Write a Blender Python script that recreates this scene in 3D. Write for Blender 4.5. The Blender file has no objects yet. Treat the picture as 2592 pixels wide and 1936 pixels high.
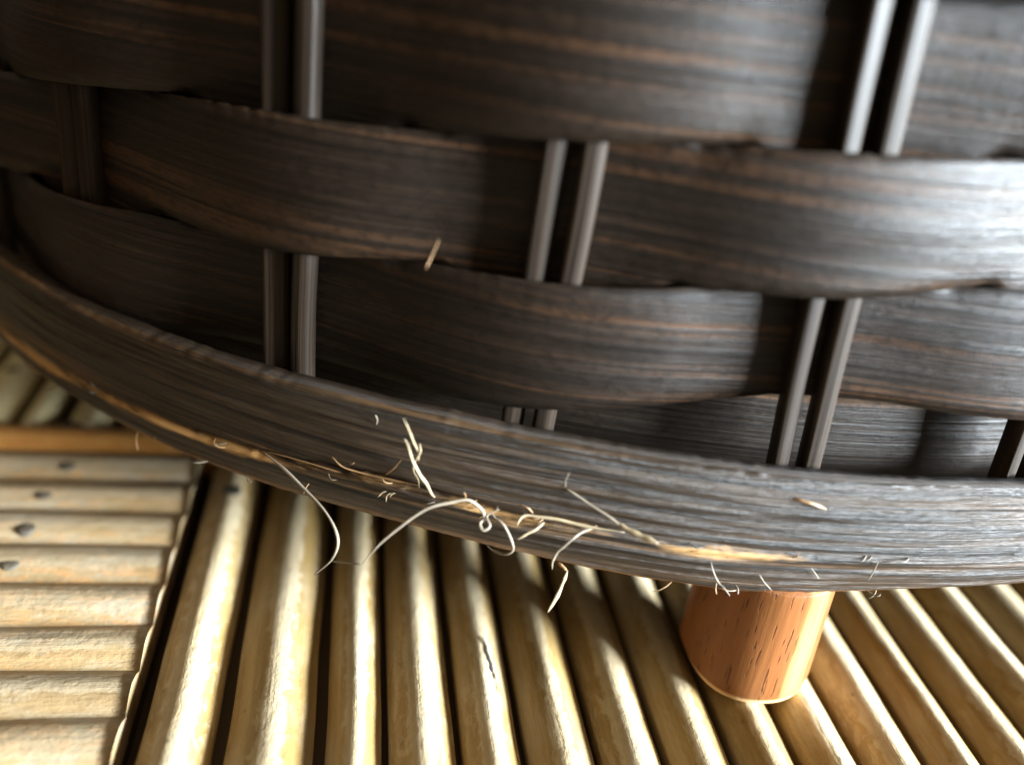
import bpy, math, random
import numpy as np
from mathutils import Vector, Matrix, noise

S = 0.1                      # all coordinates below are in decimetres, meshes are stored in metres
random.seed(7); rng = np.random.default_rng(7)
scn = bpy.context.scene
COL = scn.collection
PI = math.pi

# ------------------------------------------------------------------ helpers
def mesh_from(name, V, F, mats, parent=None, uv=None, smooth=True, midx=None, attrs=None):
    me = bpy.data.meshes.new(name)
    V = np.asarray(V, float) * S
    me.from_pydata([tuple(v) for v in V], [], [tuple(f) for f in F])
    if uv is not None:
        l = me.uv_layers.new(name='UVMap')
        idx = np.empty(len(me.loops), int); me.loops.foreach_get('vertex_index', idx)
        l.data.foreach_set('uv', np.asarray(uv, float)[idx].ravel())
    if attrs:
        for k, a in attrs.items():
            at = me.attributes.new(k, 'FLOAT', 'POINT'); at.data.foreach_set('value', np.asarray(a, float))
    for m in (mats if isinstance(mats, (list, tuple)) else [mats]): me.materials.append(m)
    if midx is not None: me.polygons.foreach_set('material_index', midx)
    if smooth: me.polygons.foreach_set('use_smooth', [True] * len(me.polygons))
    me.update()
    o = bpy.data.objects.new(name, me); COL.objects.link(o)
    if parent: o.parent = parent
    return o

def grid_faces(nu, nv, cu=False, cv=False, off=0):
    F = []
    for i in range(nu if cu else nu - 1):
        a = i * nv; b = ((i + 1) % nu) * nv
        for j in range(nv if cv else nv - 1):
            k = (j + 1) % nv
            F.append((off + a + j, off + b + j, off + b + k, off + a + k))
    return F

def empty(name, loc=(0, 0, 0)):
    o = bpy.data.objects.new(name, None); o.location = Vector(loc) * S; o.empty_display_size = .02
    COL.objects.link(o); return o

def nz(x, y, z=0.0): return noise.noise(Vector((x, y, z)))

def smooth_path(pts, n=6):
    P = np.asarray(pts, float); P = np.vstack([2 * P[0] - P[1], P, 2 * P[-1] - P[-2]]); out = []
    for i in range(1, len(P) - 2):
        for t in np.linspace(0, 1, n, endpoint=False):
            a, b, c, d = P[i - 1], P[i], P[i + 1], P[i + 2]
            out.append(.5 * (2 * b + (c - a) * t + (2 * a - 5 * b + 4 * c - d) * t * t + (3 * b - a - 3 * c + d) * t ** 3))
    out.append(P[-2]); return np.array(out)

def tube(name, pts, r, mat, parent, taper=(1, .5), n=6, k=7, flat=1.0):
    P = smooth_path(pts, n) if len(pts) > 2 else np.linspace(pts[0], pts[1], 8)
    m = len(P); V = []; uv = []
    T = np.gradient(P, axis=0); T /= np.linalg.norm(T, axis=1)[:, None] + 1e-12
    up = np.array([.3, -.8, .5]); L = 0
    for i in range(m):
        a = np.cross(T[i], up); a /= np.linalg.norm(a) + 1e-9; b = np.cross(T[i], a)
        f = i / (m - 1); rr = r * (taper[0] * (1 - f) + taper[1] * f) * min(1, .3 + 5 * f, .25 + 4 * (1 - f)) * (1 + .35 * nz(f * 7, r * 9000, len(pts)))
        if i: L += np.linalg.norm(P[i] - P[i - 1])
        for j in range(k):
            t = 2 * PI * j / k
            V.append(P[i] + rr * (math.cos(t) * a + flat * math.sin(t) * b)); uv.append((L, j / k * .05))
    F = grid_faces(m, k, cv=True)
    F.append(tuple(range(k))); F.append(tuple((m - 1) * k + j for j in reversed(range(k))))
    return mesh_from(name, V, F, mat, parent, uv)

# ------------------------------------------------------------------ node helpers
class NT:
    def __init__(s, name):
        s.m = bpy.data.materials.new(name); s.m.use_nodes = True; s.t = s.m.node_tree; s.t.nodes.clear()
        s.out = s.t.nodes.new('ShaderNodeOutputMaterial'); s.b = s.t.nodes.new('ShaderNodeBsdfPrincipled')
        s.t.links.new(s.b.outputs[0], s.out.inputs[0])
        s.uv = s.t.nodes.new('ShaderNodeUVMap'); s.uv.uv_map = 'UVMap'
        s.P = s.uv.outputs[0]
    def objco(s):
        n = s.t.nodes.new('ShaderNodeTexCoord'); return n.outputs['Object']
    def n(s, typ, ins=None, **kw):
        n = s.t.nodes.new(typ)
        for k, v in kw.items(): setattr(n, k, v)
        for k, v in (ins or {}).items():
            if isinstance(v, bpy.types.NodeSocket): s.t.links.new(v, n.inputs[k])
            else: n.inputs[k].default_value = v
        return n
    def mp(s, src, scale, loc=(0, 0, 0)):
        return s.n('ShaderNodeMapping', {'Vector': src, 'Scale': scale, 'Location': loc}).outputs[0]
    def noise(s, src, scale, detail=4, rough=.6, sc=1.0, dist=0.0, loc=(0, 0, 0)):
        return s.n('ShaderNodeTexNoise', {'Vector': s.mp(src, scale, loc), 'Scale': sc, 'Detail': detail, 'Roughness': rough, 'Distortion': dist}).outputs[0]
    def ramp(s, f, stops, interp='LINEAR'):
        n = s.n('ShaderNodeValToRGB', {'Fac': f}); n.color_ramp.interpolation = interp
        e = n.color_ramp.elements
        while len(e) < len(stops): e.new(.5)
        for q, (p, c) in zip(e, stops):
            q.position = p; q.color = (*c, 1) if isinstance(c, tuple) else (c, c, c, 1)
        return n.outputs[0]
    def mix(s, f, a, b, bt='MIX'):
        n = s.t.nodes.new('ShaderNodeMix'); n.data_type = 'RGBA'; n.blend_type = bt
        for k, v in ((0, f), (6, a), (7, b)):
            if isinstance(v, bpy.types.NodeSocket): s.t.links.new(v, n.inputs[k])
            else: n.inputs[k].default_value = (*v, 1) if isinstance(v, tuple) else v
        return n.outputs[2]
    def math(s, op, a, b=0.0, clamp=False):
        n = s.n('ShaderNodeMath', operation=op, use_clamp=clamp)
        for k, v in ((0, a), (1, b)):
            if isinstance(v, bpy.types.NodeSocket): s.t.links.new(v, n.inputs[k])
            else: n.inputs[k].default_value = v
        return n.outputs[0]
    def attr(s, name): return s.n('ShaderNodeAttribute', attribute_name=name).outputs['Fac']
    def bump(s, h, strength, dist, prev=None):
        i = {'Height': h, 'Strength': strength, 'Distance': dist * S}
        if prev is not None: i['Normal'] = prev
        return s.n('ShaderNodeBump', i).outputs[0]
    def set(s, col=None, rough=None, normal=None, spec=None, coat=None):
        for k, v in (('Base Color', col), ('Roughness', rough), ('Normal', normal), ('Specular IOR Level', spec), ('Coat Weight', coat)):
            if v is None: continue
            if isinstance(v, bpy.types.NodeSocket): s.t.links.new(v, s.b.inputs[k])
            else: s.b.inputs[k].default_value = (*v, 1) if isinstance(v, tuple) else v
        return s.m

# ------------------------------------------------------------------ materials
def mat_strip(name, dark, light, streak, streak_at=.6, rough=(.24, .54), spec=.22):
    t = NT(name)
    g1 = t.noise(t.P, (1.1, 95, 1), 6, .72)                 # fine long grain
    g2 = t.noise(t.P, (.45, 40, 1), 4, .6, loc=(3, 7, 0))    # pale fibre lines
    fx = t.noise(t.P, (60, 75, 1), 3, .7)                    # fine cross marks
    bl = t.noise(t.P, (1.6, 9, 1), 4, .6, loc=(1, 5, 0))
    c = t.mix(t.ramp(g1, [(.40, 0.), (.62, 1.)]), dark, light)
    c = t.mix(t.math('MULTIPLY', t.ramp(bl, [(.35, .8), (.6, 0.)]), t.ramp(g1, [(.3, 1.), (.6, .3)])), c, tuple(x * .45 for x in dark))
    sm = t.math('MULTIPLY', t.ramp(g2, [(streak_at, 0.), (streak_at + .06, 1.)]), t.ramp(bl, [(.38, .25), (.6, 1.)]))
    c = t.mix(t.math('MULTIPLY', sm, .66), c, streak)
    c = t.mix(t.math('MULTIPLY', t.ramp(fx, [(.34, 1.), (.54, 0.)]), .7), c, tuple(x * .5 for x in dark))
    rnd = t.n('ShaderNodeObjectInfo').outputs['Random']
    c = t.mix(t.math('MULTIPLY', rnd, .45), c, t.mix(.5, c, (.022, .015, .010)))
    r = t.math('ADD', t.math('MULTIPLY', t.math('ADD', t.math('MULTIPLY', fx, .5), t.math('MULTIPLY', g1, .7)), rough[1] - rough[0]), rough[0])
    h = t.math('ADD', g1, t.math('MULTIPLY', fx, .22))
    return t.set(c, r, t.bump(h, .38, .010, t.bump(g2, .25, .010)), spec)

M_strip = mat_strip('dark_stained_bamboo', (.0050, .0031, .0022), (.024, .0138, .0080), (.088, .040, .017), .54)
M_hoop = mat_strip('inner_hoop_bamboo', (.006, .004, .003), (.028, .018, .012), (.12, .062, .028), .57)
M_stake = None
def make_stake():
    t = NT('stained_cane')
    g = t.noise(t.P, (1.2, 110, 1), 4, .6)
    c = t.mix(t.ramp(g, [(.35, 0.), (.65, 1.)]), (.008, .0048, .003), (.027, .0175, .0105))
    return t.set(c, t.math('ADD', t.math('MULTIPLY', g, .25), .36), t.bump(g, .35, .008), .2)
M_stake = make_stake()

def make_band():
    t = NT('weathered_dark_bamboo')
    g1 = t.noise(t.P, (1.2, 90, 1), 6, .72)
    g2 = t.noise(t.P, (.5, 38, 1), 4, .6, loc=(4, 2, 0))
    fx = t.noise(t.P, (30, 95, 1), 3, .7)
    bl = t.noise(t.P, (1.5, 5, 1), 4, .6, loc=(9, 1, 0))
    c = t.mix(t.ramp(g1, [(.42, 0.), (.60, 1.)]), (.0050, .0033, .0022), (.044, .026, .0135))
    c = t.mix(t.math('MULTIPLY', t.ramp(bl, [(.5, 0.), (.7, 1.)]), .35), c, (.046, .032, .021))
    sm = t.math('MULTIPLY', t.ramp(g2, [(.56, 0.), (.64, 1.)]), t.ramp(g1, [(.4, .1), (.60, 1.)]))
    c = t.mix(t.math('MULTIPLY', sm, .8), c, (.135, .068, .026))
    c = t.mix(t.math('MULTIPLY', t.ramp(fx, [(.3, 1.), (.5, 0.)]), .5), c, (.008, .006, .005))
    cr = t.attr('crack')
    cn = t.math('MULTIPLY', cr, t.ramp(t.noise(t.P, (5, 50, 1), 5, .7), [(.38, .2), (.58, 1.)]))
    c = t.mix(t.ramp(cn, [(.25, 0.), (.75, 1.)]), c, (.40, .22, .08))
    c = t.mix(t.attr('split'), c, (.006, .004, .003))
    ed = t.attr('edge')
    c = t.mix(t.math('MULTIPLY', ed, t.ramp(t.noise(t.P, (3, 30, 1), 4, .6), [(.35, .1), (.6, 1.)])), c, (.32, .16, .07))
    r = t.math('ADD', t.math('MULTIPLY', t.math('ADD', fx, g1), .2), .22)
    h = t.math('ADD', g1, t.math('MULTIPLY', fx, .15))
    return t.set(c, r, t.bump(h, .6, .014, t.bump(g2, .35, .014)), .28)
M_band = make_band()

def make_slat(name, base, dark, pale, patch, patch_amt, grey_amt, rough=(.36, .6), worn=.4):
    t = NT(name)
    g = t.noise(t.P, (1.0, 45, 1), 5, .6)
    blot = t.noise(t.P, (3.5, 14, 1), 5, .65, loc=(2, 3, 0))
    flake = t.noise(t.P, (30, 75, 1), 5, .72, dist=.5)
    big = t.noise(t.P, (1.1, 5, 1), 3, .5, loc=(7, 1, 0))
    c = t.mix(t.ramp(g, [(.3, 0.), (.7, 1.)]), dark, base)
    c = t.mix(t.math('MULTIPLY', t.ramp(blot, [(.48, 0.), (.62, 1.)]), grey_amt), c, pale)
    pm = t.math('MULTIPLY', t.ramp(flake, [(.5, 0.), (.56, 1.)]), t.ramp(big, [(.4, 0.), (.6, 1.)]))
    c = t.mix(t.math('MULTIPLY', pm, patch_amt), c, patch)
    c = t.mix(t.math('MULTIPLY', t.ramp(t.noise(t.P, (.9, 7, 1), 5, .65, loc=(11, 4, 0)), [(.36, 1.), (.56, 0.)]), .55), c, tuple(x * .5 for x in dark))
    # varnish worn off along the crest, painted paler to whiten lit tops; flaky edge
    cw = t.math('ADD', t.attr('crest'), t.math('MULTIPLY', t.math('SUBTRACT', flake, .5), .9))
    cw = t.math('ADD', cw, t.math('MULTIPLY', t.math('SUBTRACT', big, .5), 1.1))
    c = t.mix(t.math('MULTIPLY', t.ramp(cw, [(.46, 0.), (.58, 1.)]), worn), c, t.mix(g, pale, tuple(min(.62, x * 1.15) for x in pale)))
    sp = t.noise(t.P, (55, 90, 1), 2, .5)
    c = t.mix(t.math('MULTIPLY', t.ramp(sp, [(.24, 1.), (.33, 0.)]), .55), c, (.08, .05, .02))
    r = t.math('ADD', t.math('MULTIPLY', blot, rough[1] - rough[0]), rough[0])
    nrm = t.bump(flake, .3, .007, t.bump(g, .35, .010, t.bump(t.noise(t.P, (60, 90, 1), 2, .6), .2, .006)))
    return t.set(c, r, nrm, .5)
M_slat = make_slat('golden_bamboo', (.35, .23, .086), (.20, .118, .036), (.45, .39, .28), (.54, .42, .25), .35, .35)
M_slat_grey = make_slat('weathered_bamboo', (.27, .185, .088), (.18, .115, .052), (.27, .225, .155), (.36, .18, .065), .7, .9)
M_slat_pale = make_slat('pale_bamboo', (.56, .48, .27), (.42, .33, .16), (.58, .53, .38), (.54, .40, .18), .4, .5)
M_rod = make_slat('orange_bamboo', (.38, .17, .035), (.27, .10, .018), (.36, .18, .055), (.5, .3, .1), .3, .4, (.25, .4))

def flat_mat(name, c1, c2, rough=.6, sc=30):
    t = NT(name); n = t.noise(t.objco(), (sc / S * .1,) * 3, 4, .6, sc=1)
    return t.set(t.mix(n, c1, c2), rough, t.bump(n, .5, .02), .4)
M_back = flat_mat('dark_backing_wood', (.045, .027, .014), (.08, .048, .024), .8)
M_nail = flat_mat('dark_iron', (.022, .018, .012), (.075, .055, .034), .7, 300)
M_knot = flat_mat('dark_knot', (.02, .012, .006), (.05, .03, .012), .7, 200)

def make_foot():
    t = NT('reddish_brown_wood')
    o = t.objco()
    g = t.noise(o, (1400, 1400, 70), 5, .6)
    big = t.noise(o, (260, 260, 60), 3, .5)
    c = t.mix(t.ramp(g, [(.2, 0.), (.85, 1.)]), (.11, .038, .010), (.175, .066, .018))
    c = t.mix(t.math('MULTIPLY', t.ramp(big, [(.45, 0.), (.68, 1.)]), .6), c, (.19, .064, .019))
    pore = t.noise(o, (2600, 2600, 240), 2, .4, loc=(5, 5, 5))
    pm = t.ramp(pore, [(.32, 1.), (.375, 0.)])
    c = t.mix(t.math('MULTIPLY', pm, .85), c, (.04, .012, .004))
    lit_stripe = t.ramp(t.attr('lit_stripe'), [(.35, 0.), (.65, 1.)])
    c = t.mix(lit_stripe, c, t.mix(t.ramp(g, [(.35, 0.), (.65, 1.)]), (.19, .10, .034), (.27, .16, .06)))
    c = t.mix(t.attr('edge'), c, (.66, .42, .2))
    nrm = t.bump(pm, .35, -.006, t.bump(g, .12, .005))
    return t.set(c, t.math('ADD', t.math('MULTIPLY', g, .2), .45), nrm, .12)
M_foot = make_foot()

def make_fibre(name, a, b):
    t = NT(name); g = t.noise(t.P, (30, 60, 1), 3, .6)
    return t.set(t.mix(g, a, b), .55, t.bump(g, .4, .004), .3)
M_fibre = make_fibre('straw_fibre', (.15, .11, .06), (.28, .215, .13))
M_fibre_tan = make_fibre('tan_fibre', (.15, .08, .033), (.26, .15, .065))
M_fibre_grey = make_fibre('grey_fibre', (.11, .085, .06), (.19, .155, .11))
M_ink = flat_mat('dark_crack', (.004, .004, .004), (.012, .010, .008), .8)

# ------------------------------------------------------------------ camera frame (used for the pose only)
RX = np.array([0.99157569, 0.05850882, 0.11556111]); UP = np.array([-0.12952858, 0.44790058, 0.88465102]); FW = np.array([0, 0.89216691, -0.45170589])
CX, CY = 0.23428, 2.80253      # basket axis
def cyl(th, r, z): return np.array([CX + r * math.sin(th), CY - r * math.cos(th), z])

# ------------------------------------------------------------------ basket
basket = empty('woven_basket', (CX, CY, 0))
basket['label'] = 'dark stained woven bamboo basket standing on a wooden peg foot'
basket['category'] = 'basket'
def bpart(*a, **k):
    o = mesh_from(*a, **k); return o
def to_basket(o, parent=None):
    o.parent = parent or basket
    if not parent: o.matrix_parent_inverse = Matrix.Translation(-basket.location)

DL = 2 * PI / 31
KN = {1: (-.5535, .63, -.0), 2: (-.3225, .63, .004), 3: (-.1149, .61, .016), 4: (.0812, .69, -.036), 5: (.2875, .45, -.03)}
def stake_th(k, z=None):
    if k in KN: t, z0, sl = KN[k]
    elif k < 1: t, z0, sl = KN[1][0] + (k - 1) * DL, .6, 0
    else: t, z0, sl = KN[5][0] + (k - 5) * (2 * PI + KN[1][0] - KN[5][0]) / 27.0, .6, -.02 if k < 9 else 0
    return t + (0 if z is None else sl * (z - z0))
KS = np.arange(-6, 40); TS = np.array([stake_th(k) for k in KS])
def kfloat(th): return np.interp(th, TS, KS)
RS, AMP = 1.746, .0225

C01 = np.array([(-0.6685, 0.700), (-0.5549, 0.7243), (-0.3908, 0.7552), (-0.3291, 0.7601), (-0.2382, 0.7656), (-0.1884, 0.7726), (-0.1257, 0.7842), (-0.0657, 0.7961), (0.005, 0.8087), (0.0671, 0.8183), (0.1806, 0.8296)])
C12 = np.array([(-0.70, 0.540), (-0.6034, 0.5530), (-0.5559, 0.5560), (-0.5009, 0.5648), (-0.445, 0.5720), (-0.3464, 0.5740), (-0.3088, 0.5802), (-0.2147, 0.6040), (-0.1453, 0.6091), (-0.1025, 0.6167), (-0.0376, 0.6251), (0.0259, 0.636), (0.0662, 0.6398), (0.1148, 0.6487), (0.1642, 0.6615), (0.2138, 0.6760)])
C23 = np.array([(-0.6791, 0.372), (-0.6501, 0.3658), (-0.6084, 0.3640), (-0.5593, 0.368), (-0.496, 0.3825), (-0.4412, 0.3970), (-0.3629, 0.4070), (-0.2866, 0.4140), (-0.2261, 0.418), (-0.1696, 0.4248), (-0.1052, 0.437), (-0.0302, 0.4593), (0.0536, 0.4823), (0.1137, 0.4932), (0.1638, 0.4910), (0.2299, 0.4893), (0.2633, 0.4912)])
TOP = np.array([(-0.70, 0.935), (-0.1647, 0.958), (0.0831, 0.9850), (0.1436, 0.9900)])
def curve(C, th):
    th = (np.asarray(th) + PI) % (2 * PI) - PI
    a, b = C[0], C[-1]
    x = np.concatenate([[b[0] - 2 * PI + .0, a[0] - .5], C[:, 0], [b[0] + .5, a[0] + 2 * PI]])
    m = (a[1] + b[1]) / 2; y = np.concatenate([[m, m], C[:, 1], [m, m]])
    o = np.argsort(x); y0 = np.interp(th, x[o], y[o])
    # light smoothing
    for d in (.02, .04): y0 = (y0 + .5 * np.interp(th - d, x[o], y[o]) + .5 * np.interp(th + d, x[o], y[o])) / 2
    return y0

def thetas(fine=.0045):
    a = np.arange(-1.05, .75, fine); b = np.linspace(.75, 2 * PI - 1.05, 190)[:-1]
    return np.concatenate([a, b])

def strip_ring(name, lo, hi, rfun, thick, mat, seed, cup=.003, rough=.0014, tilt=0.0, jag=0.0):
    T = thetas(); nt = len(T)
    fr = np.linspace(0, 1, 13); V = []; UV = []
    z0 = lo(T); z1 = hi(T); R = rfun(T)
    L = T * RS
    prof = [(f, 1, thick / 2) for f in fr] + [(f, 0, -thick / 2) for f in fr[::-4]]
    m = len(prof)
    for i in range(nt):
        j = jag * max(0, nz(T[i] * 160, seed, 4)) if jag else 0
        a = z0[i] + rough * (nz(T[i] * 22, seed) + .6 * nz(T[i] * 90, seed + 5))
        b = z1[i] + rough * (nz(T[i] * 22, seed + 9) + .6 * nz(T[i] * 90, seed + 3)) - j
        for f, front, off in prof:
            e = min(f, 1 - f); rnd = 1 - max(0, (.045 - e) / .045) ** 2 * .55
            c = cup * (1 - (2 * f - 1) ** 2)
            und = .004 * nz(T[i] * 9, f * 3, seed) + (.0016 * nz(T[i] * 6, f * 26, seed + 2) if front else 0)
            r = R[i] + off * rnd + c + und + tilt * (f - .5)
            V.append(cyl(T[i], r, a + (b - a) * f)); UV.append((L[i] + seed * 3.7, (a + (b - a) * f) + seed * 1.3 + (0 if front else .5)))
    F = grid_faces(nt, m, True, True)
    o = mesh_from(name, V, [f[::-1] for f in F], mat, None, UV)
    to_basket(o); return o

def wave(par):
    def f(th):
        k = kfloat(th); w = np.cos(PI * k) * par
        return RS + AMP * np.sign(w) * np.abs(w) ** .95
    return f
G = .0012
rows = [
    (lambda t: curve(TOP, t) + G, lambda t: curve(TOP, t) + .225, +1, 11),
    (lambda t: curve(C01, t) + G, lambda t: curve(TOP, t) - G, -1, 12),
    (lambda t: curve(C12, t) + G, lambda t: curve(C01, t) - G, +1, 13),
    (lambda t: curve(C23, t) + G, lambda t: curve(C12, t) - G, -1, 14),
]
def tuck(par):                 # where a strip passes behind it reaches a little past its neighbours' edges
    def f(th):
        x = np.clip((-np.cos(PI * kfloat(th)) * par - .2) / .45, 0, 1); return .035 * x * x * (3 - 2 * x)
    return f
strips = {}
for lo_, hi_, par, seed in rows:
    tk = tuck(par)
    strips[seed] = strip_ring('weaving_strip', lambda t: lo_(t) - (tk(t) if seed != 14 else 0), lambda t: hi_(t) + tk(t), wave(par), .011, M_strip, seed, jag=.006 if seed == 13 else .002)
# inner hoop behind the stakes, level with the base band
ih = strip_ring('inner_hoop', lambda t: 0 * t + .235, lambda t: curve(C23, t) + .03, lambda t: 0 * t + 1.673, .011, M_hoop, 21)

# dark ring added inside the weave to stop light showing through the slits
def blocker_ring():
    n = 160; zs = (.262, .5, .8, 1.19); V = [cyl(2 * PI * i / n, r, z) for r in (1.645, 1.658) for z in zs for i in range(n)]
    F = []
    ring = [0, 1, 2, 3, 7, 6, 5, 4]
    for q in range(8):
        a, b = ring[q] * n, ring[(q + 1) % 8] * n
        F += [(a + i, b + i, b + (i + 1) % n, a + (i + 1) % n) for i in range(n)]
    o = mesh_from('inner_light_blocker', V, F, M_strip, None, [(v[0], v[2]) for v in V]); to_basket(o)
blocker_ring()

# stakes: pairs of thin split canes
def stake(th_k, side, k):
    zs = np.linspace(.24, 1.19, 34); V = []; UV = []; n = 12
    w, d = .0150, .0175; tw = .45 if side < 0 else .2     # faces of the canes turn a little to the right
    w *= 1 + .14 * nz(k * 3.3, side, 8)
    for z in zs:
        sl = KN[k][2] if k in KN else 0
        th = stake_th(k, z) + side * .0122 + .0014 * nz(z * 5, k * 2.3, side)
        for j in range(n):
            a = 2 * PI * j / n; ca, sa = math.cos(a), math.sin(a)
            x = w * math.copysign(abs(ca) ** .7, ca); y = d * math.copysign(abs(sa) ** .7, sa)
            if sa > 0: y -= tw * x
            if sa > 0 and abs(ca) < .3: y -= .004          # shallow groove along the face
            V.append(cyl(th + x / RS, RS + y - .002, z)); UV.append((z + k * 1.7 + side, a / (2 * PI) * .09))
    F = grid_faces(len(zs), n, cv=True)
    F.append(tuple(range(n))[::-1]); F.append(tuple((len(zs) - 1) * n + j for j in range(n)))
    o = mesh_from('stake', V, F, M_stake, None, UV); to_basket(o)
for k in range(-2, 9):
    for sd in (-1, 1): stake(stake_th(k), sd, k)

# base band -------------------------------------------------------
LO = np.array([(-0.70, .2258), (-0.6019, 0.2250), (-0.5432, 0.2245), (-0.5014, 0.2262), (-0.4331, 0.2251), (-0.3884, 0.2215), (-0.3128, 0.2233), (-0.2293, 0.2253), (-0.1299, 0.2241), (-0.0061, 0.2121), (0.0667, 0.2085), (0.12, 0.2110), (.15, .2200), (0.1934, 0.2264), (0.3094, 0.2259)])
HI = np.array([(-0.70, 0.407), (-0.6194, 0.405), (-0.576, 0.398), (-0.5189, 0.3975), (-0.4637, 0.4018), (-0.4014, 0.4033), (-0.3125, 0.4076), (-0.2343, 0.412), (-0.162, 0.4133), (-0.0932, 0.4102), (-0.0266, 0.4105), (0.0408, 0.4078), (0.1097, 0.4044), (0.2656, 0.4)])
CR = np.array([(-0.75, .272), (-0.6868, 0.2706), (-0.6462, 0.2676), (-0.5706, 0.2648), (-0.4598, 0.2731), (-0.3862, 0.2742), (-0.3127, 0.2835), (-0.2314, 0.3030), (-0.193, 0.2997), (-0.1559, 0.2948), (-0.1194, 0.2883), (-0.0843, 0.2926), (-0.0316, 0.2912), (0.0215, 0.2852), (0.0636, 0.2872), (0.1101, 0.2888), (0.1654, 0.2911), (.4, .292)])
RB = 1.804
# how open / how pale the split is along the hoop
OPEN = np.array([(-.75, .3), (-.66, .7), (-.6, .5), (-.5, .55), (-.40, .8), (-.30, 1.), (-.2, 1.), (-.1, .7), (0, .25), (.06, .12), (.12, 0.), (.4, 0.)])
PALE = np.array([(-.75, .6), (-.655, 1.), (-.6, .95), (-.5, 1.), (-.42, .9), (-.32, .75), (-.24, .6), (-.16, .6), (-.12, .8), (-.06, .85), (-.03, .55), (0, .8), (.04, .85), (.08, .6), (.12, .25), (.2, .2), (.4, .1)])
def make_band_mesh():
    T = thetas(.0032); nt = len(T); nf = 46; nb = 8
    fr = np.linspace(0, 1, nf); V = []; UV = []; cr_a = []; sp_a = []; ed_a = []
    lo = curve(LO, T) - .0045; hi = curve(HI, T)
    Tm = (T + PI) % (2 * PI) - PI
    cz = np.interp(Tm, CR[:, 0], CR[:, 1]); op = np.interp(Tm, OPEN[:, 0], OPEN[:, 1]); pa = np.interp(Tm, PALE[:, 0], PALE[:, 1])
    op[np.abs(Tm) > .9] = 0; pa[np.abs(Tm) > .9] = .1
    th_ = .032
    for i in range(nt):
        t = T[i]
        a = lo[i] + .0022 * (nz(t * 25, 1) + .7 * nz(t * 110, 2)) ; b = hi[i] + .0022 * (nz(t * 20, 3) + .7 * nz(t * 100, 4))
        c = cz[i] + .0025 * nz(t * 30, 8) + .0018 * nz(t * 120, 9)
        for q in range(nf + nb):
            front = q < nf
            f = fr[q] if front else 1 - (q - nf) / (nb - 1)
            # crowd rows about the split
            z = a + (b - a) * f
            e = min(f, 1 - f); rnd = 1 - max(0, (.05 - e) / .05) ** 2 * .6
            r = RB + .005 * (1 - (2 * f - 1) ** 2) + .004 * nz(t * 7, f * 2, 3) + .0036 * nz(t * 5, f * 24, 6) + .0022 * nz(t * 14, f * 60, 7)
            d = z - c; spl = 0; pale = 0
            if front:
                # lower lip stands a little proud at the split and falls back toward the bottom edge
                g = math.exp(-(d / .0042) ** 2)
                r -= .012 * op[i] * g
                if d < 0: r += .007 * max(op[i], .35) * math.exp(d / .03) - .020 * min(1, -d / .07) ** 1.5 * .45
                wv = .0075 * (1 + .8 * nz(t * 16, 12) )
                dd = d + .006 * (1 - .3)
                pale = pa[i] * math.exp(-(dd / max(.004, wv * 1.3)) ** 2)
                spl = op[i] * (1.0 if op[i] > .6 else .6) * math.exp(-((d - .0035) / .0032) ** 2) * max(0, min(1, .55 + 1.4 * nz(t * 11, 33)))
                r -= (1 - rnd) * th_ * .4
            else: r = RB - th_ - (.018 * (1 - f) if f < .4 else 0)
            V.append(cyl(t, r, z)); UV.append((t * RB, z + (0 if front else .6)))
            cr_a.append(pale); sp_a.append(spl)
            ed_a.append(max(0, 1 - f / .055) if front else (1.0 if f < .02 else 0))
    F = grid_faces(nt, nf + nb, True, True)
    o = mesh_from('base_band', V, [f[::-1] for f in F], M_band, None, UV, attrs={'crack': cr_a, 'split': sp_a, 'edge': ed_a})
    o['label'] = 'frayed weathered bamboo hoop with a long pale split'
    to_basket(o); return o
band = make_band_mesh()

# basket floor (closes the inside)
def floor_disc():
    n = 96; V = [cyl(2 * PI * i / n, 1.69, z) for z in (.262, .276) for i in range(n)]
    V += [np.array([CX, CY, .262]), np.array([CX, CY, .276])]
    F = [(i, (i + 1) % n, n + (i + 1) % n, n + i) for i in range(n)]
    F += [((i + 1) % n, i, 2 * n) for i in range(n)] + [(n + i, n + (i + 1) % n, 2 * n + 1) for i in range(n)]
    UV = [(v[0], v[1]) for v in V]
    o = mesh_from('basket_floor', V, F, M_strip, None, UV, smooth=False); to_basket(o)
floor_disc()

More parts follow.
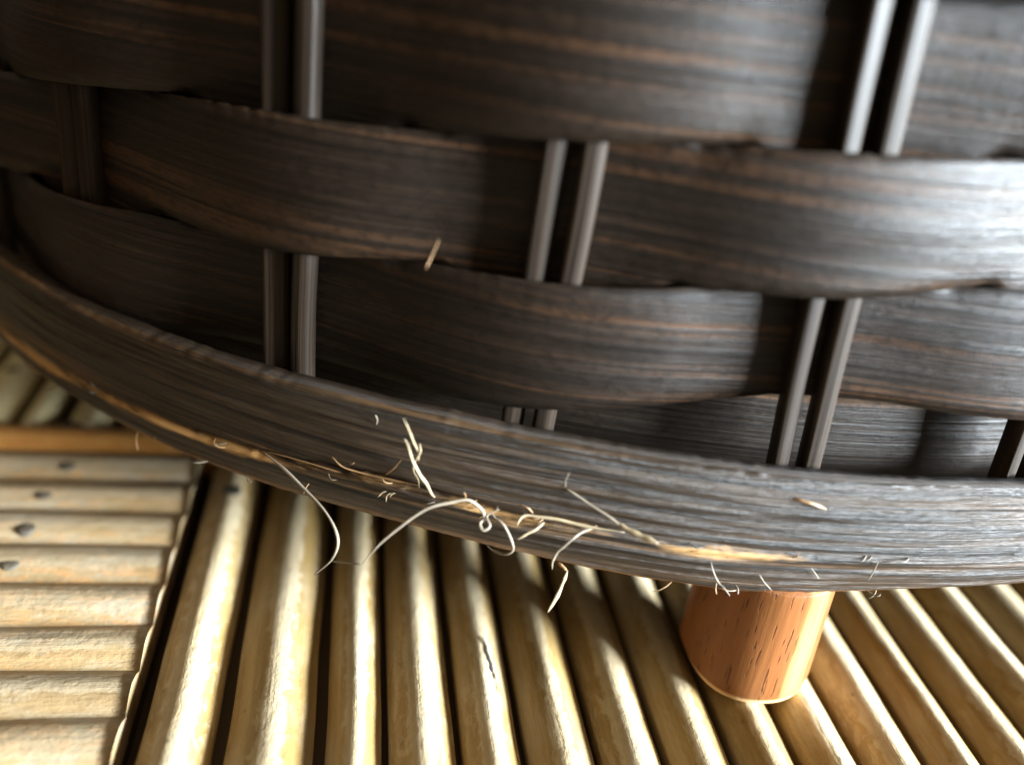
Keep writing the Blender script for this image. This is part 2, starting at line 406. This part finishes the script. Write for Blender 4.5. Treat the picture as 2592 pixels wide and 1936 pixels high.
# foot ---------------------------------------------------------------
def make_foot_mesh():
    cx, cy = .430, 1.117; n = 96
    prof = [(0, -.001), (.05, -.001), (.078, 0.0), (.0905, .0015), (.0965, .005), (.0995, .010), (.1015, .018)] + [(.1030 - .0035 * i / 16, .018 + .194 * i / 16) for i in range(1, 17)] + [(.0985, .2145), (0, .215)]
    V = []; lit_stripe = []; ed = []
    for i, (r, z) in enumerate(prof):
        for j in range(n):
            a = 2 * PI * j / n
            cut = 0
            # uneven hand-cut bottom: the left edge is worn away a little
            w = math.exp(-((((a - PI * 1.06 + PI) % (2 * PI)) - PI) / .5) ** 2)
            lift = .018 * w * max(0, 1 - z / .05)
            rr = r * (1 - .035 * w * max(0, 1 - z / .03)) + (.0012 * nz(math.cos(a) * 2, math.sin(a) * 2, z * 4) if r > .01 else 0)
            V.append(np.array([rr * math.cos(a), rr * math.sin(a), z + lift]))
            # side light painted into the colour as a pale stripe facing right
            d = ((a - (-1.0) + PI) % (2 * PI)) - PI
            lit_stripe.append(max(0, min(1, + .5 + (.16 - abs(d)) * 2.6 + .45 * nz(a * 9, z * 5, 3))))
            ed.append(1.0 if .004 > z > -.01 or (1 < i < 6) else 0)
    m = len(prof); F = grid_faces(m, n, cv=True)
    V = np.array(V)
    o = mesh_from('foot', V, [f[::-1] for f in F], M_foot, None, attrs={'lit_stripe': lit_stripe, 'edge': ed})
    o.location = Vector((cx - .012, cy - .013, 0.003)) * S
    o['label'] = 'short round reddish brown wooden peg under the basket rim'
    o.parent = basket; o.matrix_parent_inverse = Matrix.Translation(-basket.location)
    return o
make_foot_mesh()

# frayed fibres on the base band ---------------------------------------
# each list: (angle round the basket, distance out from the band, height)
FIBRES = [
    ('g', 0.0042, (1, 0.8), 1, [(-0.3239, 0.008, 0.2896), (-0.2989, 0.02, 0.2801), (-0.2743, 0.035, 0.2665), (-0.2514, 0.055, 0.2557), (-0.2379, 0.07, 0.2321), (-0.2409, 0.075, 0.1997), (-0.2548, 0.075, 0.1629)]),
    ('g', 0.0026, (1, 0.9), 1, [(-0.2406, 0.076, 0.1967), (-0.2281, 0.085, 0.2096), (-0.2134, 0.095, 0.2223)]),
    ('g', 0.0042, (0.9, 1), 1, [(-0.2127, 0.095, 0.2235), (-0.2009, 0.09, 0.2615), (-0.1862, 0.075, 0.2931), (-0.173, 0.06, 0.3129), (-0.1594, 0.045, 0.3187), (-0.148, 0.035, 0.3214), (-0.1382, 0.03, 0.3077), (-0.1352, 0.032, 0.2955), (-0.1371, 0.04, 0.2918), (-0.1338, 0.045, 0.2863), (-0.1299, 0.04, 0.2914), (-0.1336, 0.03, 0.2994), (-0.126, 0.022, 0.3079)]),
    ('g', 0.004, (1, 0.7), 1, [(-0.1312, 0.02, 0.2982), (-0.1276, 0.026, 0.2948), (-0.1201, 0.032, 0.291), (-0.1126, 0.036, 0.2706), (-0.1114, 0.034, 0.2549), (-0.1173, 0.03, 0.243), (-0.126, 0.022, 0.2385), (-0.1326, 0.012, 0.2383)]),
    ('g', 0.0042, (0.6, 1), 0.7, [(-0.08, 0.006, 0.3496), (-0.0697, 0.01, 0.3421), (-0.0596, 0.016, 0.3359), (-0.0471, 0.024, 0.3288), (-0.0361, 0.032, 0.3213)]),
    ('s', 0.0072, (0.8, 1), 0.7, [(-0.0396, 0.028, 0.3239), (-0.0338, 0.034, 0.3213), (-0.0216, 0.042, 0.3186), (-0.0113, 0.05, 0.3168)]),
    ('s', 0.003, (0.6, 1), 0.8, [(-0.1977, 0.05, 0.4309), (-0.194, 0.045, 0.4123), (-0.1913, 0.038, 0.3925), (-0.189, 0.03, 0.3749), (-0.1891, 0.022, 0.3559)]),
    ('s', 0.0052, (0.7, 1), 0.7, [(-0.1978, 0.04, 0.3953), (-0.1959, 0.036, 0.3856), (-0.1944, 0.03, 0.3687), (-0.1925, 0.024, 0.3518), (-0.1878, 0.018, 0.3307), (-0.1829, 0.014, 0.3165), (-0.1793, 0.01, 0.3006), (-0.1767, 0.006, 0.2925)]),
    ('s', 0.003, (1, 0.7), 0.8, [(-0.1874, 0.034, 0.39), (-0.1873, 0.03, 0.3757), (-0.19, 0.026, 0.3621), (-0.1934, 0.02, 0.3468), (-0.1933, 0.016, 0.3319), (-0.1903, 0.012, 0.319), (-0.1897, 0.006, 0.302)]),
    ('t', 0.0034, (0.7, 1), 0.8, [(-0.2618, 0.008, 0.3166), (-0.2528, 0.01, 0.3068), (-0.2424, 0.008, 0.3037), (-0.2312, 0.006, 0.3025), (-0.2213, 0.006, 0.3032), (-0.2053, 0.005, 0.3041), (-0.1906, 0.004, 0.3049)]),
    ('t', 0.0024, (0.6, 1), 1, [(-0.2029, 0.02, 0.3494), (-0.2097, 0.014, 0.3284), (-0.2179, 0.005, 0.3082)]),
    ('s', 0.0026, (1, 0.6), 1, [(-0.2143, 0.004, 0.285), (-0.2182, 0.01, 0.282), (-0.2209, 0.014, 0.2753)]),
    ('s', 0.0022, (1, 0.6), 1, [(-0.2105, 0.004, 0.2839), (-0.2143, 0.01, 0.2794), (-0.2141, 0.013, 0.2706)]),
    ('s', 0.0022, (1, 0.6), 1, [(-0.2059, 0.004, 0.2847), (-0.2099, 0.01, 0.2849), (-0.2116, 0.012, 0.2791)]),
    ('s', 0.0046, (0.8, 0.7), 0.7, [(-0.092, 0.012, 0.2944), (-0.097, 0.024, 0.2893), (-0.1024, 0.03, 0.2845), (-0.1091, 0.036, 0.2752)]),
    ('s', 0.0044, (0.7, 1), 0.7, [(-0.1111, 0.026, 0.2908), (-0.1099, 0.022, 0.2984), (-0.1062, 0.016, 0.3027), (-0.0963, 0.014, 0.3031), (-0.0833, 0.012, 0.3032), (-0.0704, 0.01, 0.2999), (-0.0564, 0.01, 0.2983), (-0.0328, 0.012, 0.2996)]),
    ('g', 0.0034, (1, 1), 1, [(-0.0576, 0.012, 0.297), (-0.0641, 0.022, 0.2957), (-0.0695, 0.032, 0.2911), (-0.0751, 0.036, 0.2789), (-0.079, 0.036, 0.2681), (-0.0812, 0.03, 0.2471), (-0.0805, 0.024, 0.2292)]),
    ('s', 0.0056, (0.8, 1), 0.8, [(-0.0689, 0.012, 0.2221), (-0.0709, 0.022, 0.2083), (-0.0737, 0.032, 0.1909), (-0.0786, 0.045, 0.172)]),
    ('t', 0.0048, (1, 0.8), 1, [(-0.0774, 0.004, 0.2261), (-0.0736, 0.008, 0.2251), (-0.0688, 0.012, 0.2205)]),
    ('g', 0.0022, (0.6, 1), 1, [(-0.2268, 0.012, 0.4029), (-0.2261, 0.008, 0.3942), (-0.2277, 0.003, 0.3822)]),
    ('g', 0.0026, (0.7, 0.8), 1, [(0.0354, 0.006, 0.2675), (0.038, 0.014, 0.2563), (0.0431, 0.018, 0.2425), (0.0481, 0.024, 0.2367), (0.0524, 0.028, 0.229)]),
    ('g', 0.0024, (0.8, 0.7), 1, [(0.0591, 0.004, 0.2304), (0.0604, 0.012, 0.2292), (0.0602, 0.018, 0.2245)]),
    ('t', 0.002, (0.8, 0.8), 1, [(0.0443, 0.006, 0.232), (0.0437, 0.012, 0.2255), (0.0448, 0.016, 0.2194)]),
    ('g', 0.002, (0.6, 0.8), 1, [(0.1118, 0.008, 0.2717), (0.1166, 0.006, 0.2619), (0.123, 0.003, 0.2488)]),
    ('g', 0.0024, (1, 0.6), 1, [(0.1611, 0.012, 0.2901), (0.1621, 0.008, 0.2717), (0.1622, 0.004, 0.2489)]),
    ('g', 0.0018, (1, 0.6), 1, [(0.0745, 0.006, 0.2529), (0.0792, 0.008, 0.2425), (0.0889, 0.004, 0.2245)]),
    ('t', 0.0064, (0.5, 0.7), 0.45, [(0.0811, 0.003, 0.3791), (0.0891, 0.01, 0.3795), (0.0985, 0.012, 0.3766), (0.1102, 0.004, 0.3654)]),
    ('t', 0.002, (0.8, 0.7), 1, [(-0.4598, 0.006, 0.2334), (-0.4541, 0.018, 0.2271), (-0.4488, 0.024, 0.2136)]),
    ('s', 0.0048, (0.4, 0.5), 0.5, [(-0.6386, 0.006, 0.2806), (-0.6113, 0.012, 0.2864), (-0.5898, 0.01, 0.2793), (-0.5661, 0.004, 0.2709)]),
    ('t', 0.003, (0.5, 0.8), 0.7, [(-0.3263, 0.004, 0.2875), (-0.2932, 0.007, 0.2935), (-0.2609, 0.006, 0.293), (-0.2301, 0.003, 0.2883)]),
    ('t', 0.0016, (0.8, 0.6), 1, [(-0.2772, 0.02, 0.2699), (-0.277, 0.028, 0.2685), (-0.2778, 0.034, 0.2591)]),
    ('g', 0.0016, (0.8, 0.5), 1, [(-0.0801, 0.01, 0.3776), (-0.0816, 0.008, 0.3613), (-0.0803, 0.002, 0.3418)]),
    ('t', 0.003, (0.6, 0.8), 0.7, [(-0.1131, 0.008, 0.3117), (-0.1058, 0.012, 0.3122), (-0.1013, 0.008, 0.303)]),
    ('t', 0.0018, (1, 0.6), 1, [(-0.1524, 0.02, 0.3065), (-0.1512, 0.026, 0.3199), (-0.1525, 0.03, 0.3293)]),
    ('t', 0.002, (1, 0.7), 1, [(-0.139, 0.02, 0.2992), (-0.145, 0.024, 0.3021), (-0.1507, 0.022, 0.2995)]),
]
for mat, r, tp, flat, pts in FIBRES:
    P = [cyl(t, RB + d, z) for t, d, z in pts]; r *= .56; flat *= .6
    o = tube('frayed_fibre', P, r, {'s': M_fibre, 't': M_fibre_tan, 'g': M_fibre_grey}[mat], None, tp, 7, 7, flat)
    to_basket(o, band)

for row_, r_, pts in ((13, .0010, [(-.1966, .034, .6201), (-.1946, .024, .6351), (-.1922, .014, .6536)]), (13, .0018, [(-.3522, -.022, .7480), (-.3517, -.014, .7435), (-.3512, -.018, .7400)])):
    o = tube('splinter', [cyl(t_, RB - .02 + d_, z_) for t_, d_, z_ in pts], r_, M_fibre_tan, None, (1, .4), 5, 6, .6); to_basket(o, strips[row_])
# short fuzz standing out of the split and the bottom edge
fr_ = random.Random(5)
for i in range(34):
    t = fr_.uniform(-.62, .2); low = i % 3 == 2
    z = float(np.interp(t, LO[:, 0], LO[:, 1])) + .010 if low else float(np.interp(t, CR[:, 0], CR[:, 1])) + fr_.uniform(-.012, .012)
    a = fr_.uniform(-1.2, 1.2) + (PI if fr_.random() < .5 else 0); ln = fr_.uniform(.012, .034); d1 = fr_.uniform(.006, .016)
    bx = fr_.uniform(-.3, .3)
    pts = [(t + math.cos(a + bx * f) * ln * f / RB, .002 + d1 * math.sin(f * 2.2), z + math.sin(a + bx * f) * ln * f * (.5 if not low else .8)) for f in (0, .35, .7, 1.0)]
    o = tube('frayed_fibre', [cyl(t_, RB + d, z_) for t_, d, z_ in pts], fr_.uniform(.0009, .0016), (M_fibre_tan, M_fibre_grey)[i % 2], None, (1, .3), 4, 5, .6)
    to_basket(o, band)

# ------------------------------------------------------------------ bamboo table top
table = empty('bamboo_table', (0, 1.4, -.1))
table['label'] = 'worn tabletop of nailed bamboo slats running in two directions under the basket'
table['category'] = 'table'
AZ, AZH = -0.19836889, 1.37690122
dM = np.array([math.sin(AZ), math.cos(AZ), 0]); nM = np.array([math.cos(AZ), -math.sin(AZ), 0])
dH = np.array([math.sin(AZH), math.cos(AZH), 0]); nH = np.array([math.cos(AZH), -math.sin(AZH), 0])
def MP(s, t, z=0): return nM * s + dM * t + np.array([0, 0, z])          # main frame
def child(o, p):
    o.parent = p
    if p is table: o.matrix_parent_inverse = Matrix.Translation(-table.location)
def board(quad, ztop=-.058, zbot=-.1):
    V = [np.array([*q[:2], z]) for z in (zbot, ztop) for q in quad]
    F = [(3, 2, 1, 0), (4, 5, 6, 7)] + [(i, (i + 1) % 4, 4 + (i + 1) % 4, 4 + i) for i in range(4)]
    o = mesh_from('slat_panel', V, F, M_back, None, smooth=False); child(o, table); return o

def slat(panel, c, d, nrm, t0, t1, w, h, mat, seed, ztop=.008, endjag=.003, power=.5, step=.02, lean=0.0):
    n = 22; ts = np.linspace(t0, t1, max(3, int((t1 - t0) / step))); V = []; UV = []
    CR_ = []; zc = ztop - h            # low ridged crown, sides drop straight down below it
    for t in ts:
        wob = .0025 * nz(t * 2.2, seed, 1) + .0012 * nz(t * 8, seed, 2); hb = .0035 * nz(t * 3, seed, 5) + .0012 * nz(t * 14, seed, 6); wb = 1 + .03 * nz(t * 3, seed, 3)
        for j in range(n):
            a = PI * (1.12 - 1.24 * j / (n - 1))
            ca, sa = math.cos(a), math.sin(a)
            x = w * wb * ca
            y = h * (1 - abs(ca) ** 1.75) if sa >= 0 else .12 * sa
            fl = .0006 * nz(t * 26, a * 7, seed) + .0016 * nz(t * 5, a * 3, seed + 7)
            te = t
            V.append(nrm * (c + wob + x * (1 + fl * 6)) + d * te + np.array([0, 0, zc + y + hb + fl * sa])); UV.append((t + seed * 2.31, j / n * .16 + seed * .77)); CR_.append(max(0, 1 - abs(ca) * 1.15) if sa > 0 else 0)
    F = grid_faces(len(ts), n)
    F = [f[::-1] for f in F]
    k = len(V); m = len(ts)
    # closed bottom and end caps
    F += [(i * n, i * n + n, i * n + 2 * n - 1, i * n + n - 1) for i in range(m - 1)]
    F.append(tuple(range(n))); F.append(tuple((m - 1) * n + j for j in reversed(range(n))))
    o = mesh_from('slat', V, F, mat, None, UV, attrs={'crest': CR_}); child(o, panel)
    me = o.data
    me.polygons[len(me.polygons) - 1].use_smooth = False; me.polygons[len(me.polygons) - 2].use_smooth = False
    return o

def nail(panel, P, r=.0155, dz=.010):
    n = 20; V = []; zz = P[2]
    for rr, z in ((1.0, -.012), (1.0, .0003), (.92, .0012), (.5, .0015), (.0, .0016)):
        for j in range(n):
            a = 2 * PI * j / n; q = 1 + .10 * nz(math.cos(a) * 1.7, math.sin(a) * 1.7, P[0] * 9)
            V.append(np.array([P[0] + r * rr * q * math.cos(a), P[1] + r * rr * q * math.sin(a), zz + z]))
    o = mesh_from('nail_head', V, grid_faces(5, n, cv=True), M_nail, None); child(o, panel)

base = board([(-3.4, .1), (3.2, .1), (3.2, 4.6), (-3.4, 4.6)], -.102, -.16); base.name = base.data.name = 'base_board'
# main panel: slats running away from the viewer
pm = board([MP(-.262, .35), MP(2.35, .35), MP(2.35, 3.3), MP(-.262, 3.3)])
redge = [-.1648, -.0316, .0604, .1598, .2491, .3516, .4473, .5472, .641, .7365, .8368, .9268, 1.027, 1.1299, 1.2439]
ledge = [-.2600, -.1480, -.0160]
for i, s in enumerate(redge):
    l = ledge[i] if i < 3 else redge[i - 1] + .009
    w = (s - l) / 2; n_ = math.sqrt(1 + max(0, s) ** 2)
    c = s - w / (n_ if s > 0 else 1)
    if s < 0: c = (s + l) / 2
    slat(pm, c, dM, nM, .40, 3.2, w * .99, .031 if i > 1 else .036, M_slat, 40 + i)
s = 1.2439
for i in range(9):
    s += .1 + .006 * nz(i * 3.1, 4)
    slat(pm, s - .033, dM, nM, .40, 3.2, .043, .031, M_slat, 60 + i, step=.05)
# left panel: short slats running across
hs = [-1.655, -1.5685, -1.4678, -1.3727, -1.2785, -1.182, -1.0846, -.992, -.9089, -.815, -.72, -.625, -.53]
def hline(h, s):       # point on line h (offset along nH) where main offset is s
    A = np.array([[nH[0], nH[1]], [nM[0], nM[1]]]); return np.linalg.solve(A, [h, s])
pl = board([[*hline(-1.66, -1.5)], [*hline(-1.66, -.288)], [*hline(-.5, -.288)], [*hline(-.5, -1.5)]][::-1])
for i in range(len(hs) - 1):
    a, b = hs[i] - .016, hs[i + 1] - .016; c = (a + b) / 2
    e = -.2835 + .003 * nz(i * 5.3, 2) + (.004 if i == 0 else 0)
    p = hline(c, e); t1 = p[0] * dH[0] + p[1] * dH[1]
    if i == 0:
        rod = slat(pl, c, dH, nH, t1 - 1.2, t1 + .02, (b - a) / 2 * 1.0 + .010, .022, M_rod, 80, ztop=.010)
        rod['label'] = 'smooth orange brown bamboo slat at the far edge of the side panel'
    else:
        slat(pl, c, dH, nH, t1 - 1.2, t1, (b - a) / 2 * 1.05, .018 + .003 * nz(i, 3), M_slat_grey, 81 + i, ztop=.007)
for x, y in ((-.828, 1.398), (-.823, 1.303), (-.801, 1.204), (-.778, 1.115)): nail(pl, (x + .020, y - .011, .0052), .0150)
nail(pm, (-.492, 1.373, .007), .0165)
# back panel: slats like the main ones beyond the cross rod
pb = board([MP(-1.6, 1.675), MP(-.30, 1.675), MP(-.30, 3.2), MP(-1.6, 3.2)])
for i, (l, r) in enumerate(((-1.34, -1.26), (-1.225, -1.135), (-1.11, -1.02), (-.985, -.90), (-.87, -.80), (-.77, -.682), (-.655, -.603), (-.565, -.485), (-.455, -.375))):
    c = (l + r) / 2; base = hline(-1.668, c); t0 = base[0] * dM[0] + base[1] * dM[1]
    slat(pb, c, dM, nM, t0, t0 + 1.3, (r - l) / 2 * 1.04, .013, M_slat_pale, 100 + i, ztop=.004)
nail(pb, (-1.096, 1.715, .004), .0145)
# dark knot on the orange rod
def knot(P, rx, ry):
    n = 24; V = []
    for rr, z in ((1.0, -.012), (.8, .001), (.4, .002), (0., .002)):
        for j in range(n):
            a = 2 * PI * j / n; q = 1 + .25 * nz(math.cos(a) * 2, math.sin(a) * 2, 5)
            V.append(np.array([P[0] + rx * rr * q * math.cos(a), P[1] + ry * rr * q * math.sin(a), P[2] + z]))
    o = mesh_from('knot', V, grid_faces(4, n, cv=True), M_knot, None); child(o, pl)
knot((-.874, 1.522, .003), .036, .020)

# dark crack on one of the main slats
def crack_mark():
    a = np.array([.006, 1.073]); b = np.array([.041, .972]); V = []; n = 26
    c = .2491 - .0375; h = .031; w = .0385
    for i in range(n):
        f = i / (n - 1); p = a + (b - a) * f + np.array([.003 * nz(f * 9, 2) + .002 * nz(f * 30, 1), 0])
        wd = .0026 * (.35 + .65 * math.sin(PI * min(1, f * 1.15 + .05)) * (1 + .6 * nz(f * 14, 7)))
        for sgn in (-1, 1):
            q = p + nM[:2] * sgn * wd
            x = (nM[0] * q[0] + nM[1] * q[1] - cr_c) / cr_w
            z = .008 - h + h * (1 - min(1, abs(x)) ** 1.75) + .0008
            V.append(np.array([q[0], q[1], z + .0012]))
    o = mesh_from('crack', V, grid_faces(n, 2), M_ink, None, smooth=True); child(o, pm)
_l = redge[3] + .009; _s = redge[4]; cr_w = (_s - _l) / 2; cr_c = _s - cr_w / math.sqrt(1 + _s ** 2)
crack_mark()

# ------------------------------------------------------------------ light
def area(name, target, direction, dist, sx, sy, power, color):
    d = Vector(direction).normalized(); loc = (Vector(target) + d * dist) * S
    L = bpy.data.lights.new(name, 'AREA'); L.shape = 'RECTANGLE'; L.size = sx * S; L.size_y = sy * S; L.energy = power; L.color = color
    o = bpy.data.objects.new(name, L); COL.objects.link(o); o.location = loc
    o.rotation_euler = (-d).to_track_quat('-Z', 'Y').to_euler(); return o
area('window_light', (.2, 1.2, .1), (1, -.28, .225), 14, 6.4, 3.0, 320, (.80, .915, 1.0))

w = bpy.data.worlds.new('World'); scn.world = w; w.use_nodes = True
# the room: dim and warm near the horizon, paler overhead
wt = w.node_tree; bg = wt.nodes['Background']
wc = wt.nodes.new('ShaderNodeTexCoord'); dp = wt.nodes.new('ShaderNodeVectorMath'); dp.operation = 'DOT_PRODUCT'
wt.links.new(wc.outputs['Generated'], dp.inputs[0]); dp.inputs[1].default_value = Vector((.30, -.10, .95)).normalized()
wr = wt.nodes.new('ShaderNodeValToRGB'); wm = wt.nodes.new('ShaderNodeMapRange'); wm.inputs[1].default_value = -1
wt.links.new(dp.outputs['Value'], wm.inputs[0]); wt.links.new(wm.outputs[0], wr.inputs[0]); wt.links.new(wr.outputs[0], bg.inputs[0])
el = wr.color_ramp.elements
el[0].position = .2; el[0].color = (.04, .03, .02, 1); el[1].position = .95; el[1].color = (.88, .71, .46, 1)
e3 = el.new(.55); e3.color = (.185, .145, .10, 1)
bg.inputs[1].default_value = 1.0

# ------------------------------------------------------------------ camera
cam = bpy.data.cameras.new('Camera'); co = bpy.data.objects.new('Camera', cam); COL.objects.link(co)
cam.sensor_width = 36; cam.sensor_fit = 'HORIZONTAL'; cam.lens = 2272.93 / 2592 * 36
cam.clip_start = .002; cam.clip_end = 50
Mx = Matrix(((RX[0], UP[0], -FW[0], 0), (RX[1], UP[1], -FW[1], 0), (RX[2], UP[2], -FW[2], S), (0, 0, 0, 1)))
co.matrix_world = Mx
cam.dof.use_dof = True; cam.dof.focus_distance = 1.27 * S; cam.dof.aperture_fstop = 6.5
scn.camera = co

scn.render.engine = 'CYCLES'
scn.cycles.use_denoising = True
scn.cycles.max_bounces = 6
scn.view_settings.view_transform = 'Standard'; scn.view_settings.look = 'None'
scn.view_settings.exposure = 0; scn.view_settings.gamma = 1
scn.view_settings.use_curve_mapping = False
